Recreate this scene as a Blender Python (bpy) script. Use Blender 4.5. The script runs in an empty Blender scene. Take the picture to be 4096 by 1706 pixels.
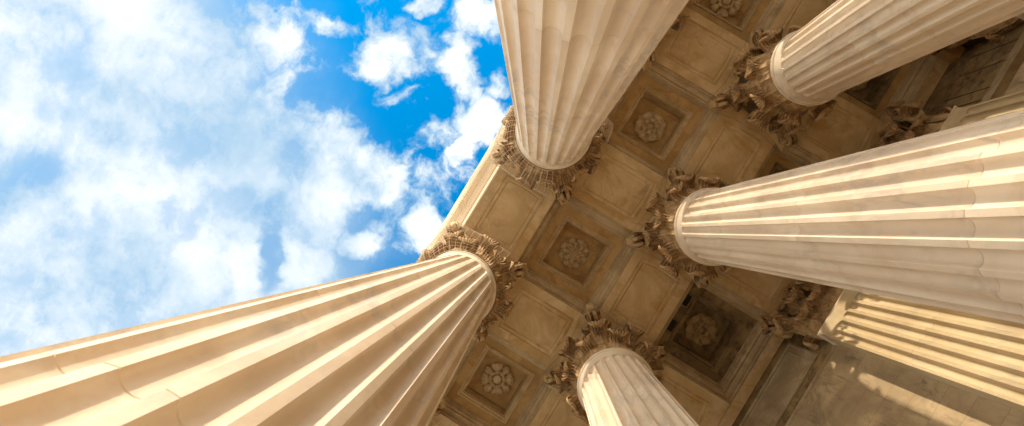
import bpy, bmesh, math, random
from math import sin, cos, pi, sqrt, radians, exp
from mathutils import Vector, Matrix, Euler

# ------------------------------------------------------------------ camera
S = 4.0                      # metres per column bay
EYE = 0.40                   # camera height above portico floor, in bays
scene = bpy.context.scene
cam_d = bpy.data.cameras.new('camera')
cam = bpy.data.objects.new('camera', cam_d)
scene.collection.objects.link(cam)
R = Matrix(((0.5189193312852066, 0.8547776615246953, -0.00882479330564476),
            (0.8542827749570459, -0.518196586038769, 0.04090523963325668),
            (0.030391907314339526, -0.028765388510119255, -0.9991240585601262)))
cam.matrix_world = Matrix.Translation((0.47323 * S, 0.17985 * S, EYE * S)) @ R.to_4x4()
cam_d.sensor_width = 36.0
cam_d.lens = 36.0 * 2600.21 / 4096.0
cam_d.clip_start = 0.05
cam_d.clip_end = 6000
cam_d.dof.use_dof = True
cam_d.dof.focus_distance = 14.5
cam_d.dof.aperture_fstop = 5.0
scene.camera = cam

# ------------------------------------------------------------------ light
SUN_T = radians(40.5)        # sun azimuth measured from -Y towards +X
SUN_E = radians(13.0)
sun_dir = Vector((sin(SUN_T) * cos(SUN_E), -cos(SUN_T) * cos(SUN_E), sin(SUN_E)))
sd = bpy.data.lights.new('sun', 'SUN')
sd.energy = 2.2
sd.angle = radians(0.5)
sd.color = (1.0, 0.87, 0.70)
sun = bpy.data.objects.new('sun', sd)
scene.collection.objects.link(sun)
sun.rotation_euler = sun_dir.to_track_quat('Z', 'Y').to_euler()

scene.view_settings.view_transform = 'Standard'
scene.view_settings.look = 'None'
scene.view_settings.gamma = 1.0
scene.view_settings.exposure = 1.08
scene.cycles.max_bounces = 10
scene.cycles.diffuse_bounces = 5
scene.cycles.use_adaptive_sampling = True
scene.cycles.adaptive_threshold = 0.02
scene.cycles.use_denoising = True
scene.cycles.sample_clamp_indirect = 6.0

# ------------------------------------------------------------------ node helper
class NT:
    def __init__(self, tree):
        self.t = tree
        self.t.nodes.clear()
    def n(self, kind, **kw):
        nd = self.t.nodes.new(kind)
        ins = kw.pop('ins', {})
        for k, v in kw.items():
            setattr(nd, k, v)
        for k, v in ins.items():
            self.set(nd, k, v)
        return nd
    def set(self, nd, k, v):
        s = nd.inputs[k]
        if isinstance(v, bpy.types.NodeSocket):
            self.t.links.new(v, s)
        else:
            s.default_value = v
    def math(self, op, a, b=0.0, c=0.0, clamp=False):
        nd = self.n('ShaderNodeMath', operation=op, use_clamp=clamp)
        self.set(nd, 0, a); self.set(nd, 1, b)
        if len(nd.inputs) > 2: self.set(nd, 2, c)
        return nd.outputs[0]
    def vmath(self, op, a, b=(0, 0, 0)):
        nd = self.n('ShaderNodeVectorMath', operation=op)
        self.set(nd, 0, a); self.set(nd, 1, b)
        return nd
    def noise(self, vec, scale, detail=4, rough=0.55, dist=0.0, lac=2.0):
        nd = self.n('ShaderNodeTexNoise', ins={'Vector': vec, 'Scale': scale, 'Detail': detail,
                                               'Roughness': rough, 'Distortion': dist, 'Lacunarity': lac})
        return nd.outputs[0]
    def maprange(self, v, a, b, c=0.0, d=1.0, smooth=True):
        nd = self.n('ShaderNodeMapRange', ins={'Value': v, 'From Min': a, 'From Max': b, 'To Min': c, 'To Max': d})
        if smooth: nd.interpolation_type = 'SMOOTHSTEP'
        return nd.outputs[0]
    def mix(self, f, a, b, blend='MIX'):
        nd = self.n('ShaderNodeMix', data_type='RGBA', blend_type=blend)
        self.set(nd, 0, f); self.set(nd, 6, a); self.set(nd, 7, b)
        return nd.outputs[2]

def c4(c): return (c[0], c[1], c[2], 1.0)

# ------------------------------------------------------------------ sky
world = bpy.data.worlds.new('World')
scene.world = world
world.use_nodes = True
N = NT(world.node_tree)
sky = N.n('ShaderNodeTexSky', sky_type='NISHITA', sun_disc=False)
sky.sun_elevation = SUN_E
sky.sun_rotation = pi / 2 - math.atan2(sun_dir.y, sun_dir.x)
sky.altitude = 100
sky.ozone_density = 2.0
tc = N.n('ShaderNodeTexCoord')
sep = N.n('ShaderNodeSeparateXYZ', ins={0: tc.outputs['Generated']})
zc = N.math('MAXIMUM', sep.outputs[2], 0.06)
pu = N.math('DIVIDE', sep.outputs[0], zc)
pv = N.math('DIVIDE', sep.outputs[1], zc)
hs = N.mix(N.maprange(sep.outputs[2], 0.45, 0.75), sky.outputs[0], N.mix(1.0, sky.outputs[0], (0.0, 1.24, 1.74, 1), 'MULTIPLY'))
bg_sky = N.n('ShaderNodeBackground', ins={'Color': hs, 'Strength': 0.14})
P = N.n('ShaderNodeCombineXYZ', ins={0: pu, 1: pv, 2: 0.0}).outputs[0]
# domain warp
wn = N.n('ShaderNodeTexNoise', ins={'Vector': P, 'Scale': 7.0, 'Detail': 3, 'Roughness': 0.6})
wv = N.vmath('SUBTRACT', wn.outputs[1], (0.5, 0.5, 0.5)).outputs[0]
wsc = N.vmath('SCALE', wv); N.set(wsc, 'Scale', 0.09)
wn2 = N.n('ShaderNodeTexNoise', ins={'Vector': P, 'Scale': 24.0, 'Detail': 3, 'Roughness': 0.6})
ws2 = N.vmath('SCALE', N.vmath('SUBTRACT', wn2.outputs[1], (0.5, 0.5, 0.5)).outputs[0]); N.set(ws2, 'Scale', 0.045)
PW = N.vmath('ADD', N.vmath('ADD', P, wsc.outputs[0]).outputs[0], ws2.outputs[0]).outputs[0]

def g_of(x, y):
    """sky position (x/z, y/z) of the direction seen at (x, y) of the 2576 wide photograph"""
    d = R @ Vector(((x * 1.59 - 2048) / 2600.21, -(y * 1.59 - 853) / 2600.21, -1))
    return d.x / d.z, d.y / d.z
# puffs of cloud standing in the open blue: centre, half sizes, tilt, weight
PUFF = [(680, 110, 90, 80, 0, .75), (765, 150, 55, 60, 0, .6), (640, 40, 90, 60, 0, .6), (735, 50, 60, 40, 0, .5), (900, 130, 30, 60, 0, .5), (1190, 440, 30, 30, 0, .4), (1020, 500, 40, 40, 0, .5), (1060, 250, 40, 40, 0, .35), (965, 150, 105, 75, -20, 1.0), (1045, 120, 42, 70, 10, .75), (905, 185, 50, 40, 0, .7), (1000, 60, 45, 40, 0, .55), (1125, 440, 40, 60, 10, .7), (1040, 640, 55, 40, 0, .6), (1180, 100, 30, 40, 0, .4), (870, 330, 70, 50, 0, .7), (960, 600, 55, 50, 0, .6), (800, 370, 80, 60, 0, .7), (1010, 110, 50, 70, 20, .8), (1155, 170, 48, 80, 25, 1.1), (1195, 245, 26, 34, 30, .75),
        (830, 75, 60, 34, 0, .95), (1215, 45, 80, 52, 25, 1.1), (1085, 12, 38, 24, 0, .95), (1085, 338, 52, 38, -10, .95),
        (1220, 305, 75, 48, -25, 1.15), (1160, 375, 34, 36, 30, .85), (930, 55, 32, 28, 0, .5),
        (865, 440, 135, 125, 0, 1.15), (720, 460, 150, 150, 0, .7), (975, 470, 62, 75, 20, 1.05), (1090, 490, 75, 62, -30, .85),
        (755, 665, 92, 85, 0, 1.05), (605, 660, 75, 110, -20, .95), (905, 620, 65, 48, -10, .9), (1075, 590, 55, 62, 10, .95),
        (1010, 560, 50, 45, 0, .4), (1265, 215, 24, 30, 0, .5), (690, 205, 70, 80, 0, .75), (985, 240, 110, 26, 8, .5), (960,400,40,90,10,.35)]
CLEAR = [(860, 230, 130, 40, 12, .55), (985, 320, 75, 50, 0, .7), (885, 40, 45, 60, 0, .3), (1230, 110, 30, 60, 0, .5),
         (660, 640, 26, 85, 8, .48), (1000, 700, 90, 40, -15, .75), (680, 530, 60, 42, 0, .3), (90, 430, 70, 50, 0, .26),
         (210, 130, 80, 70, 0, .10), (20, 530, 60, 45, 0, .26), (450, 560, 60, 40, 0, .12), (30, 1000, 160, 120, 0, .2), (890, 660, 40, 60, 0, .35),(1020,40,30,40,0,.4)]
ANG = math.atan2(R[1][0], R[0][0])
mp = N.n('ShaderNodeMapping', vector_type='POINT', ins={'Vector': PW})
mp.inputs['Rotation'].default_value = (0, 0, -ANG)
PR = mp.outputs[0]
def blob(x, y, a, b, rot, w):
    cu, cv = g_of(x, y)
    ru, rv = cu * cos(ANG) + cv * sin(ANG), -cu * sin(ANG) + cv * cos(ANG)
    k = 1.59 / 2600.0
    nd = N.n('ShaderNodeVectorMath', operation='MULTIPLY_ADD')
    N.set(nd, 0, PR); N.set(nd, 1, (1 / (a * k), 1 / (b * k), 0)); N.set(nd, 2, (-ru / (a * k), -rv / (b * k), 0))
    ln = N.vmath('LENGTH', nd.outputs[0]).outputs['Value']
    return N.maprange(ln, 0.35, 1.75, w, 0.0)
acc = None
for p in PUFF:
    v = blob(*p[:5], p[5] * 1.18)
    acc = v if acc is None else N.math('MAXIMUM', acc, v)
# the veil of thin cloud over the left of the view
c0 = g_of(560, 500); c1 = g_of(960, 300)
dx, dy = c1[0] - c0[0], c1[1] - c0[1]; L2 = dx * dx + dy * dy
dt = N.vmath('DOT_PRODUCT', N.vmath('SUBTRACT', PW, (c0[0], c0[1], 0)).outputs[0], (dx / L2, dy / L2, 0)).outputs['Value']
veil = N.maprange(dt, 0.30, 1.08, 0.90, 0.0)
acc = N.math('MAXIMUM', acc, veil)
acc = N.math('MAXIMUM', acc, 0.10)
clr = None
for p in CLEAR:
    v = blob(*p)
    acc = N.math('SUBTRACT', acc, v)
    clr = v if clr is None else N.math('MAXIMUM', clr, v)
nb = N.noise(P, 8.0, 8, 0.60, 0.12)
nf = N.noise(PW, 15.0, 8, 0.62, 0.1)
nl = N.noise(P, 4.6, 5, 0.50, 0.2)
opn = N.math('SUBTRACT', 1.0, veil)                       # 1 over the open blue, about 0.1 in the veil
dens = N.math('ADD', acc, N.math('MULTIPLY', N.math('SUBTRACT', nb, 0.5), N.math('MULTIPLY_ADD', opn, 0.3, 1.25)))
dens = N.math('ADD', dens, N.math('MULTIPLY', N.math('MULTIPLY', N.math('SUBTRACT', nf, 0.5), 3.3), N.math('MULTIPLY_ADD', opn, 0.80, 0.20)))
alpha = N.n('ShaderNodeMapRange', interpolation_type='SMOOTHSTEP', ins={'Value': dens, 'From Min': N.math('MULTIPLY_ADD', veil, -0.15, 0.14), 'From Max': N.math('MULTIPLY_ADD', veil, 0.05, 0.95)}).outputs[0]
# thin high film that whitens the blue towards the left
film = N.math('MULTIPLY', N.maprange(dt, 0.25, 1.08, 0.90, 0.0), N.maprange(nl, 0.3, 0.62, 0.85, 1.0))
film = N.math('MULTIPLY', film, N.math('MULTIPLY_ADD', clr, -0.75, 1.0))
alpha = N.math('MAXIMUM', alpha, film)
core = N.maprange(N.math('ADD', dens, N.math('MULTIPLY', N.math('SUBTRACT', nl, 0.5), 2.2)), 0.40, 1.45)
core = N.math('MULTIPLY', core, N.math('MULTIPLY_ADD', veil, -0.15, 1.0))
ccol = N.mix(core, (0.56, 0.79, 1.0, 1), (0.99, 1.0, 1.0, 1))
# brighter haze low in the sky around the sun
sdot = N.vmath('DOT_PRODUCT', tc.outputs['Generated'], tuple(sun_dir)).outputs['Value']
glow = N.maprange(sdot, 0.1, 1.0, 0.0, 1.0)
low = N.maprange(sep.outputs[2], 0.0, 0.55, 1.0, 0.0)
cstr = N.math('MULTIPLY_ADD', N.math('MULTIPLY', glow, low), 1.6, N.math('MULTIPLY_ADD', core, 0.12, 0.43))
cstr = N.math('MULTIPLY_ADD', low, 0.9, cstr)
ccol = N.mix(N.math('MULTIPLY', low, 0.8), ccol, (1.0, 0.86, 0.66, 1))
bg_cl = N.n('ShaderNodeBackground', ins={'Color': ccol, 'Strength': cstr})
mx = N.n('ShaderNodeMixShader', ins={0: alpha, 1: bg_sky.outputs[0], 2: bg_cl.outputs[0]})
wo = N.n('ShaderNodeOutputWorld')
N.t.links.new(mx.outputs[0], wo.inputs[0])

world.cycles.sampling_method = 'MANUAL'
world.cycles.sample_map_resolution = 512

# ------------------------------------------------------------------ materials
def marble(name, light, dark, stain=None, stain_amt=0.35, vein=(0.33, 0.27, 0.21), vein_amt=0.35, streak_z=0.22,
           scale=1.0, rough=0.55, bump=0.25, brick=None, grime=0.0, drums=None):
    m = bpy.data.materials.new(name)
    m.use_nodes = True
    T = NT(m.node_tree)
    geo = T.n('ShaderNodeNewGeometry')
    oi = T.n('ShaderNodeObjectInfo')
    off = T.vmath('SCALE', (13.7, 7.3, 0.0)); T.set(off, 'Scale', oi.outputs['Random'])
    pos = T.vmath('ADD', geo.outputs['Position'], off.outputs[0]).outputs[0] if brick is None else geo.outputs['Position']
    if drums:
        # every drum of the shaft was cut from another block
        sp = T.n('ShaderNodeSeparateXYZ', ins={0: geo.outputs['Position']})
        idx = 0.0
        for z in drums:
            idx = T.math('ADD', idx, T.math('GREATER_THAN', sp.outputs[2], z))
        sh = T.n('ShaderNodeCombineXYZ', ins={0: T.math('MULTIPLY', idx, 3.71), 1: T.math('MULTIPLY', idx, 9.13), 2: 0.0})
        pos = T.vmath('ADD', pos, sh.outputs[0]).outputs[0]
    st = T.vmath('MULTIPLY', pos, (1, 1, streak_z)).outputs[0]
    n1 = T.noise(st, 1.3 * scale, 4, 0.6, 0.8)
    col = T.mix(T.maprange(n1, 0.36, 0.66), c4(dark), c4(light))
    n2 = T.noise(st, 5.5 * scale, 3, 0.65, 1.5)
    col = T.mix(T.math('MULTIPLY', T.maprange(n2, 0.52, 0.72), 0.35), col, c4(dark))
    # soft grey-brown veining: ridges of a distorted noise
    rt = T.n('ShaderNodeMapping', ins={'Vector': pos, 'Rotation': (0.5, 0.4, 0.7), 'Scale': (1.0, 1.0, 0.38)}).outputs[0]
    n3 = T.noise(rt, 1.7 * scale, 5, 0.6, 1.2)
    ridge = T.math('SUBTRACT', 1.0, T.math('MULTIPLY', T.math('ABSOLUTE', T.math('SUBTRACT', n3, 0.5)), 14.0), clamp=True)
    mask = T.maprange(T.noise(pos, 0.9 * scale, 3, 0.5), 0.45, 0.65)
    col = T.mix(T.math('MULTIPLY', T.math('MULTIPLY', ridge, mask), vein_amt), col, c4(vein))
    if stain is not None:
        n4 = T.noise(T.vmath('MULTIPLY', pos, (1.0, 0.55, 0.5)).outputs[0], 0.85 * scale, 6, 0.68, 2.2)
        col = T.mix(T.math('MULTIPLY', T.maprange(n4, 0.52, 0.64), stain_amt), col, c4(stain))
    if grime > 0:
        n5 = T.noise(pos, 5.0, 5, 0.7)
        col = T.mix(T.math('MULTIPLY', T.maprange(n5, 0.50, 0.66), grime), col, (0.085, 0.055, 0.03, 1))
    h = T.math('ADD', T.math('MULTIPLY', T.noise(pos, 26.0, 2, 0.6), 0.6), T.math('MULTIPLY', T.noise(pos, 3.0, 3), 0.9))
    if brick:
        sp = T.n('ShaderNodeSeparateXYZ', ins={0: geo.outputs['Position']})
        bv = T.n('ShaderNodeCombineXYZ', ins={0: T.math('SUBTRACT', sp.outputs[0], brick[2]), 1: T.math('SUBTRACT', sp.outputs[2], brick[3]), 2: 0})
        bt = T.n('ShaderNodeTexBrick', offset=0.5, ins={'Vector': bv.outputs[0], 'Color1': (0.0, 0, 0, 1), 'Color2': (1, 1, 1, 1), 'Mortar': (0.5, .5, .5, 1),
                 'Scale': 1.0, 'Mortar Size': 0.0032, 'Mortar Smooth': 0.1, 'Brick Width': brick[0], 'Row Height': brick[1]})
        # each block turns its own way in its bed, so its veins run differently
        shf = T.vmath('SCALE', (11.0, 5.0, 8.0)); T.set(shf, 'Scale', bt.outputs[0])
        bp = T.vmath('ADD', pos, shf.outputs[0]).outputs[0]
        bp = T.n('ShaderNodeMapping', ins={'Vector': bp, 'Rotation': (0, 0.35, 0), 'Scale': (3.2, 1, 0.75)}).outputs[0]
        n6 = T.noise(bp, 1.5, 7, 0.68, 1.3)
        amt = T.math('MULTIPLY', T.maprange(n6, 0.46, 0.70), T.maprange(T.noise(bp, 0.7, 2), 0.4, 0.6, 0.15, 0.85))
        col = T.mix(amt, col, c4(vein))
        col = T.mix(T.math('MULTIPLY', bt.outputs[0], 0.22), col, c4(dark))
        col = T.mix(bt.outputs[1], col, (0.17, 0.125, 0.08, 1))
        h = T.math('SUBTRACT', h, T.math('MULTIPLY', bt.outputs[1], 1.5))
    bmp = T.n('ShaderNodeBump', ins={'Strength': bump, 'Distance': 0.02, 'Height': h})
    bs = T.n('ShaderNodeBsdfPrincipled', ins={'Base Color': col, 'Roughness': rough, 'Normal': bmp.outputs[0]})
    bs.inputs['Specular IOR Level'].default_value = 0.35
    out = T.n('ShaderNodeOutputMaterial')
    T.t.links.new(bs.outputs[0], out.inputs[0])
    return m

JOINTS = [0.92, 1.57, 2.33, 3.13]
M_shaft = marble('shaft_marble', (0.77, 0.655, 0.50), (0.66, 0.53, 0.385), (0.56, 0.40, 0.25), 0.36, (0.34, 0.31, 0.28), 0.42, 0.25, 1.0, 0.5, 0.22,
                 drums=[j * S for j in JOINTS])
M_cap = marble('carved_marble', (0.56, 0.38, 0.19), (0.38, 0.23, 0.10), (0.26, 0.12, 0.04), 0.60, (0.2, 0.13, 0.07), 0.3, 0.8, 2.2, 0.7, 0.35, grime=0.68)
M_bell = marble('bell_marble', (0.16, 0.10, 0.05), (0.09, 0.055, 0.025), (0.07, 0.035, 0.015), 0.6, (0.1, 0.07, 0.04), 0.4, 0.8, 2.2, 0.8, 0.4, grime=0.7)  # dark bell: recess shade between the leaves put into its colour, with soot
M_soffit = marble('soffit_marble', (0.72, 0.53, 0.29), (0.57, 0.39, 0.18), (0.48, 0.26, 0.07), 0.55, (0.30, 0.19, 0.10), 0.4, 0.6, 1.0, 0.6, 0.2)
M_mould = marble('moulding_marble', (0.63, 0.48, 0.28), (0.48, 0.34, 0.18), (0.38, 0.25, 0.13), 0.40, (0.28, 0.2, 0.13), 0.4, 0.6, 1.2, 0.6, 0.2)
M_field = marble('coffer_marble', (0.62, 0.41, 0.17), (0.48, 0.30, 0.11), (0.36, 0.17, 0.04), 0.55, (0.28, 0.16, 0.07), 0.35, 0.6, 1.1, 0.6, 0.2)
M_shaded = marble('shaded_grimy_marble', (0.36, 0.25, 0.11), (0.22, 0.14, 0.06), (0.16, 0.08, 0.03), 0.6, (0.1, 0.07, 0.04), 0.5, 0.7, 1.1, 0.7, 0.3, grime=0.75)  # darker stone: shade of the rear bay painted into the colour, plus grime
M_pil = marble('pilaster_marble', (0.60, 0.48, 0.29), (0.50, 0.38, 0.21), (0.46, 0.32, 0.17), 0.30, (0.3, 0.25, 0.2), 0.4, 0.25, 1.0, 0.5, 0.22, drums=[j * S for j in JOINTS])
M_roseb = marble('shaded_rosette_marble', (0.58, 0.41, 0.21), (0.46, 0.31, 0.14), (0.28, 0.16, 0.06), 0.4, (0.2, 0.13, 0.07), 0.3, 1.0, 2.0, 0.65, 0.4, grime=0.5)  # darkened copy of the rosette stone, carrying the rear bay's shade in its colour
M_frame = marble('frame_marble', (0.64, 0.47, 0.26), (0.50, 0.35, 0.17), (0.38, 0.23, 0.09), 0.40, (0.26, 0.17, 0.09), 0.4, 0.6, 1.2, 0.6, 0.2)
M_rose = marble('rosette_marble', (0.72, 0.55, 0.33), (0.60, 0.44, 0.24), (0.42, 0.27, 0.12), 0.25, (0.3, 0.2, 0.12), 0.3, 1.0, 2.0, 0.65, 0.4)
M_wall = marble('wall_marble', (0.57, 0.43, 0.25), (0.38, 0.28, 0.16), (0.32, 0.22, 0.12), 0.25, (0.15, 0.12, 0.08), 0.5, 0.8, 0.8, 0.5, 0.15,
                brick=(0.70 * S, 0.16 * S, 0.30 * S, 0.095 * S))
M_wallp = marble('wall_trim_marble', (0.46, 0.36, 0.22), (0.34, 0.25, 0.14), (0.24, 0.15, 0.07), 0.5, (0.16, 0.11, 0.07), 0.4, 0.8, 1.0, 0.6, 0.3)
M_cornice = marble('cornice_marble', (0.74, 0.60, 0.43), (0.62, 0.48, 0.32), (0.50, 0.38, 0.24), 0.25, (0.4, 0.33, 0.26), 0.2, 1.0, 0.6, 0.6, 0.1)
M_floor = marble('floor_marble', (0.82, 0.69, 0.52), (0.74, 0.60, 0.44), None, 0, (0.4, 0.33, 0.25), 0.3, 1.0, 0.6, 0.6, 0.1)

def plain(name, col, rough=0.7, metal=0.0):
    m = bpy.data.materials.new(name); m.use_nodes = True
    T = NT(m.node_tree)
    geo = T.n('ShaderNodeNewGeometry')
    n = T.noise(geo.outputs['Position'], 8.0, 3)
    c = T.mix(n, c4([v * 0.75 for v in col]), c4([min(1, v * 1.2) for v in col]))
    bs = T.n('ShaderNodeBsdfPrincipled', ins={'Base Color': c, 'Roughness': rough, 'Metallic': metal})
    out = T.n('ShaderNodeOutputMaterial'); T.t.links.new(bs.outputs[0], out.inputs[0])
    return m
M_net = plain('netting_cord', (0.66, 0.54, 0.38))
M_cable = plain('dark_cable', (0.05, 0.035, 0.02))
M_vent = plain('vent_dark_metal', (0.012, 0.010, 0.008))

# ------------------------------------------------------------------ mesh helpers (all input in bays)
COL = scene.collection
def make(name, verts, faces, mat, parent=None, sharp=35.0, merge=0.0, loc=(0, 0, 0), rot=(0, 0, 0), flip=False):
    me = bpy.data.meshes.new(name)
    me.from_pydata([(v[0] * S, v[1] * S, v[2] * S) for v in verts], [], faces)
    bm = bmesh.new(); bm.from_mesh(me)
    if merge: bmesh.ops.remove_doubles(bm, verts=bm.verts, dist=merge * S)
    bmesh.ops.recalc_face_normals(bm, faces=bm.faces)
    bm.to_mesh(me); bm.free()
    me.polygons.foreach_set('use_smooth', [True] * len(me.polygons))
    me.set_sharp_from_angle(angle=radians(sharp))
    me.materials.append(mat)
    o = bpy.data.objects.new(name, me)
    COL.objects.link(o)
    o.location = (loc[0] * S, loc[1] * S, loc[2] * S)
    o.rotation_euler = rot
    if parent: o.parent = parent
    return o
def copy_as(src, parent, loc=None, rot=None, scale=None):
    c = src.copy(); COL.objects.link(c); c.parent = parent
    if loc is not None: c.location = (loc[0] * S, loc[1] * S, loc[2] * S)
    if rot is not None: c.rotation_euler = rot
    if scale is not None: c.scale = scale
    return c
def thing(name, label, cat, group=None, loc=(0, 0, 0), kind=None):
    o = bpy.data.objects.new(name, None); COL.objects.link(o)
    o.empty_display_size = 0.2
    o.location = (loc[0] * S, loc[1] * S, loc[2] * S)
    tag(o, label, cat, group, kind)
    return o
def tag(o, label, cat, group=None, kind=None):
    o['label'] = label; o['category'] = cat; o['kind'] = 'thing'
    if group: o['group'] = group
    if kind: o['kind'] = kind
def grid(nu, nv, fn):
    """verts fn(i, j) for i<=nu, j<=nv and their quads"""
    V = [fn(i, j) for j in range(nv + 1) for i in range(nu + 1)]
    F = [(j * (nu + 1) + i, j * (nu + 1) + i + 1, (j + 1) * (nu + 1) + i + 1, (j + 1) * (nu + 1) + i) for j in range(nv) for i in range(nu)]
    return V, F
def join(*vf):
    V = []; F = []
    for v, f in vf:
        o = len(V); V += v; F += [tuple(a + o for a in q) for q in f]
    return V, F
def box(x0, x1, y0, y1, z0, z1):
    V = [(x, y, z) for z in (z0, z1) for y in (y0, y1) for x in (x0, x1)]
    return V, [(0, 2, 3, 1), (4, 5, 7, 6), (0, 1, 5, 4), (2, 6, 7, 3), (0, 4, 6, 2), (1, 3, 7, 5)]
def revolve(prof, n=64):
    V = []; F = []
    for r, z in prof:
        V += [(r * cos(2 * pi * k / n), r * sin(2 * pi * k / n), z) for k in range(n)]
    for j in range(len(prof) - 1):
        for k in range(n):
            a = j * n + k; b = j * n + (k + 1) % n
            F.append((a, b, b + n, a + n))
    return V, F
def loops(ls, cap=True):
    """bridge closed loops of equal vertex count"""
    n = len(ls[0]); V = [p for l in ls for p in l]; F = []
    for j in range(len(ls) - 1):
        for k in range(n):
            a = j * n + k; b = j * n + (k + 1) % n
            F.append((a, b, b + n, a + n))
    if cap: F.append(tuple((len(ls) - 1) * n + k for k in range(n)))
    return V, F
def tube(pts, r, n=3, closed=False):
    V = []; F = []
    m = len(pts)
    for i, p in enumerate(pts):
        p = Vector(p)
        a = Vector(pts[max(i - 1, 0)]); b = Vector(pts[min(i + 1, m - 1)])
        t = (b - a)
        if t.length < 1e-9: t = Vector((0, 0, 1))
        t.normalize()
        u = t.cross(Vector((0.13, 0.27, 0.95)))
        if u.length < 1e-3: u = t.cross(Vector((1, 0, 0)))
        u.normalize(); w = t.cross(u)
        for k in range(n):
            q = p + (u * cos(2 * pi * k / n) + w * sin(2 * pi * k / n)) * r
            V.append(tuple(q))
    for i in range(m - 1):
        for k in range(n):
            a = i * n + k; b = i * n + (k + 1) % n
            F.append((a, b, b + n, a + n))
    return V, F

# ------------------------------------------------------------------ dimensions (bays; heights above portico floor)
KY = 0.9943                  # row spacing
H1 = EYE + 3.5025            # top of shaft (astragal)
H2 = EYE + 4.1068            # soffit of the beams
RR = 0.2096                  # astragal radius
RT = 0.1915                  # upper shaft radius
TAP = 0.00676
HW = 0.198                   # half width of beams
YW = 1.865                   # face of the wall
YP = 1.768                   # face of the pilasters

def shaft_r(z): return RT + TAP * (H1 - z)

# ------------------------------------------------------------------ fluted shaft
def flute_rows(z0, z1, joints, hw, nb=22, nc=7):
    rows = []                 # (z, t, side) t = 0 straight part, t>0 in end caps
    za = z0 + hw; zb = z1 - hw
    for k in range(nc, 0, -1): rows.append(('lo', sin(k / nc * pi / 2)))
    zs = [za + (zb - za) * k / nb for k in range(nb + 1)]
    gz = []
    for j in joints:
        if za < j < zb:
            zs = [z for z in zs if abs(z - j) > 0.02]
            gz += [(j - 0.0014, 0), (j, 1), (j + 0.0014, 0)]
    allz = sorted([(z, 0) for z in zs] + gz)
    for z, g in allz: rows.append(('mid', z, g))
    for k in range(1, nc + 1): rows.append(('hi', sin(k / nc * pi / 2)))
    return rows, za, zb
NF = 24; NA = 13
def make_shaft_mesh(parent):
    z0 = 0.225; ztop = H1 - 0.020
    zf0, zf1 = z0 + 0.045, H1 - 0.100
    pitch = 2 * pi / NF
    fil = 0.13                                   # half of fillet as part of pitch
    us = [-1 + 2 * k / NA for k in range(NA + 1)]
    us = [sin(u * pi / 2 * 0.82) / sin(pi / 2 * 0.82) for u in us]
    hwz = (0.5 - fil) * pitch * 0.2
    rows, za, zb = flute_rows(zf0, zf1, JOINTS, hwz)
    cols = []
    for f in range(NF):
        c = (f + 0.5) * pitch
        for u in us: cols.append((c + u * (0.5 - fil) * pitch, u))
        cols.append((c + 0.5 * pitch, None))
    def dep(r): return 0.43 * 2 * (0.5 - fil) * pitch * r
    V = []
    def put(a, r, z): V.append((r * cos(a), r * sin(a), z))
    def flare(z):
        r = shaft_r(z)
        if z > H1 - 0.085:
            t = (z - (H1 - 0.085)) / 0.065
            r += 0.0135 * (1 - sqrt(max(0, 1 - min(1, t) ** 2)))
        if z < z0 + 0.04:
            t = 1 - (z - z0) / 0.04
            r += 0.014 * t * t
        return r
    nr = 0
    for z in [z0, z0 + 0.01, z0 + 0.02, z0 + 0.03]:
        for a, u in cols: put(a, flare(z), z)
        nr += 1
    for rw in rows:
        for a, u in cols:
            uu = 1.0 if u is None else abs(u)
            e = sqrt(max(0.0, 1 - uu * uu))
            if rw[0] == 'mid':
                z = rw[1]; g = rw[2]; r = shaft_r(z)
                d = dep(r) * e if u is not None else 0
                put(a, r - d - (0.0022 if g else 0), z)
            else:
                t = rw[1]
                z = (zb + hwz * e * t) if rw[0] == 'hi' else (za - hwz * e * t)
                r = shaft_r(z); d = dep(r) * e * sqrt(max(0, 1 - t * t))
                put(a, r - d, z)
        nr += 1
    zz = [H1 - 0.090, H1 - 0.085, H1 - 0.075, H1 - 0.065, H1 - 0.055, H1 - 0.045, H1 - 0.036, H1 - 0.029, H1 - 0.024, H1 - 0.0215, H1 - 0.020]
    for z in zz:
        for a, u in cols: put(a, flare(z), z)
        nr += 1
    # small fillet under the astragal
    for r, z in ((RR - 0.003, H1 - 0.020), (RR - 0.003, H1 - 0.010), (RT - 0.02, H1 - 0.010)):
        for a, u in cols: put(a, r, z)
        nr += 1
    nc = len(cols)
    F = []
    for j in range(nr - 1):
        for k in range(nc):
            a = j * nc + k; b = j * nc + (k + 1) % nc
            F.append((a, b, b + nc, a + nc))
    return make('shaft', V, F, M_shaft, parent, sharp=32, merge=2e-6)

def torus_prof(R0, r, zc, n=10, a0=-pi / 2, a1=pi / 2):
    return [(R0 + r * cos(a0 + (a1 - a0) * k / n), zc + r * sin(a0 + (a1 - a0) * k / n)) for k in range(n + 1)]

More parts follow.
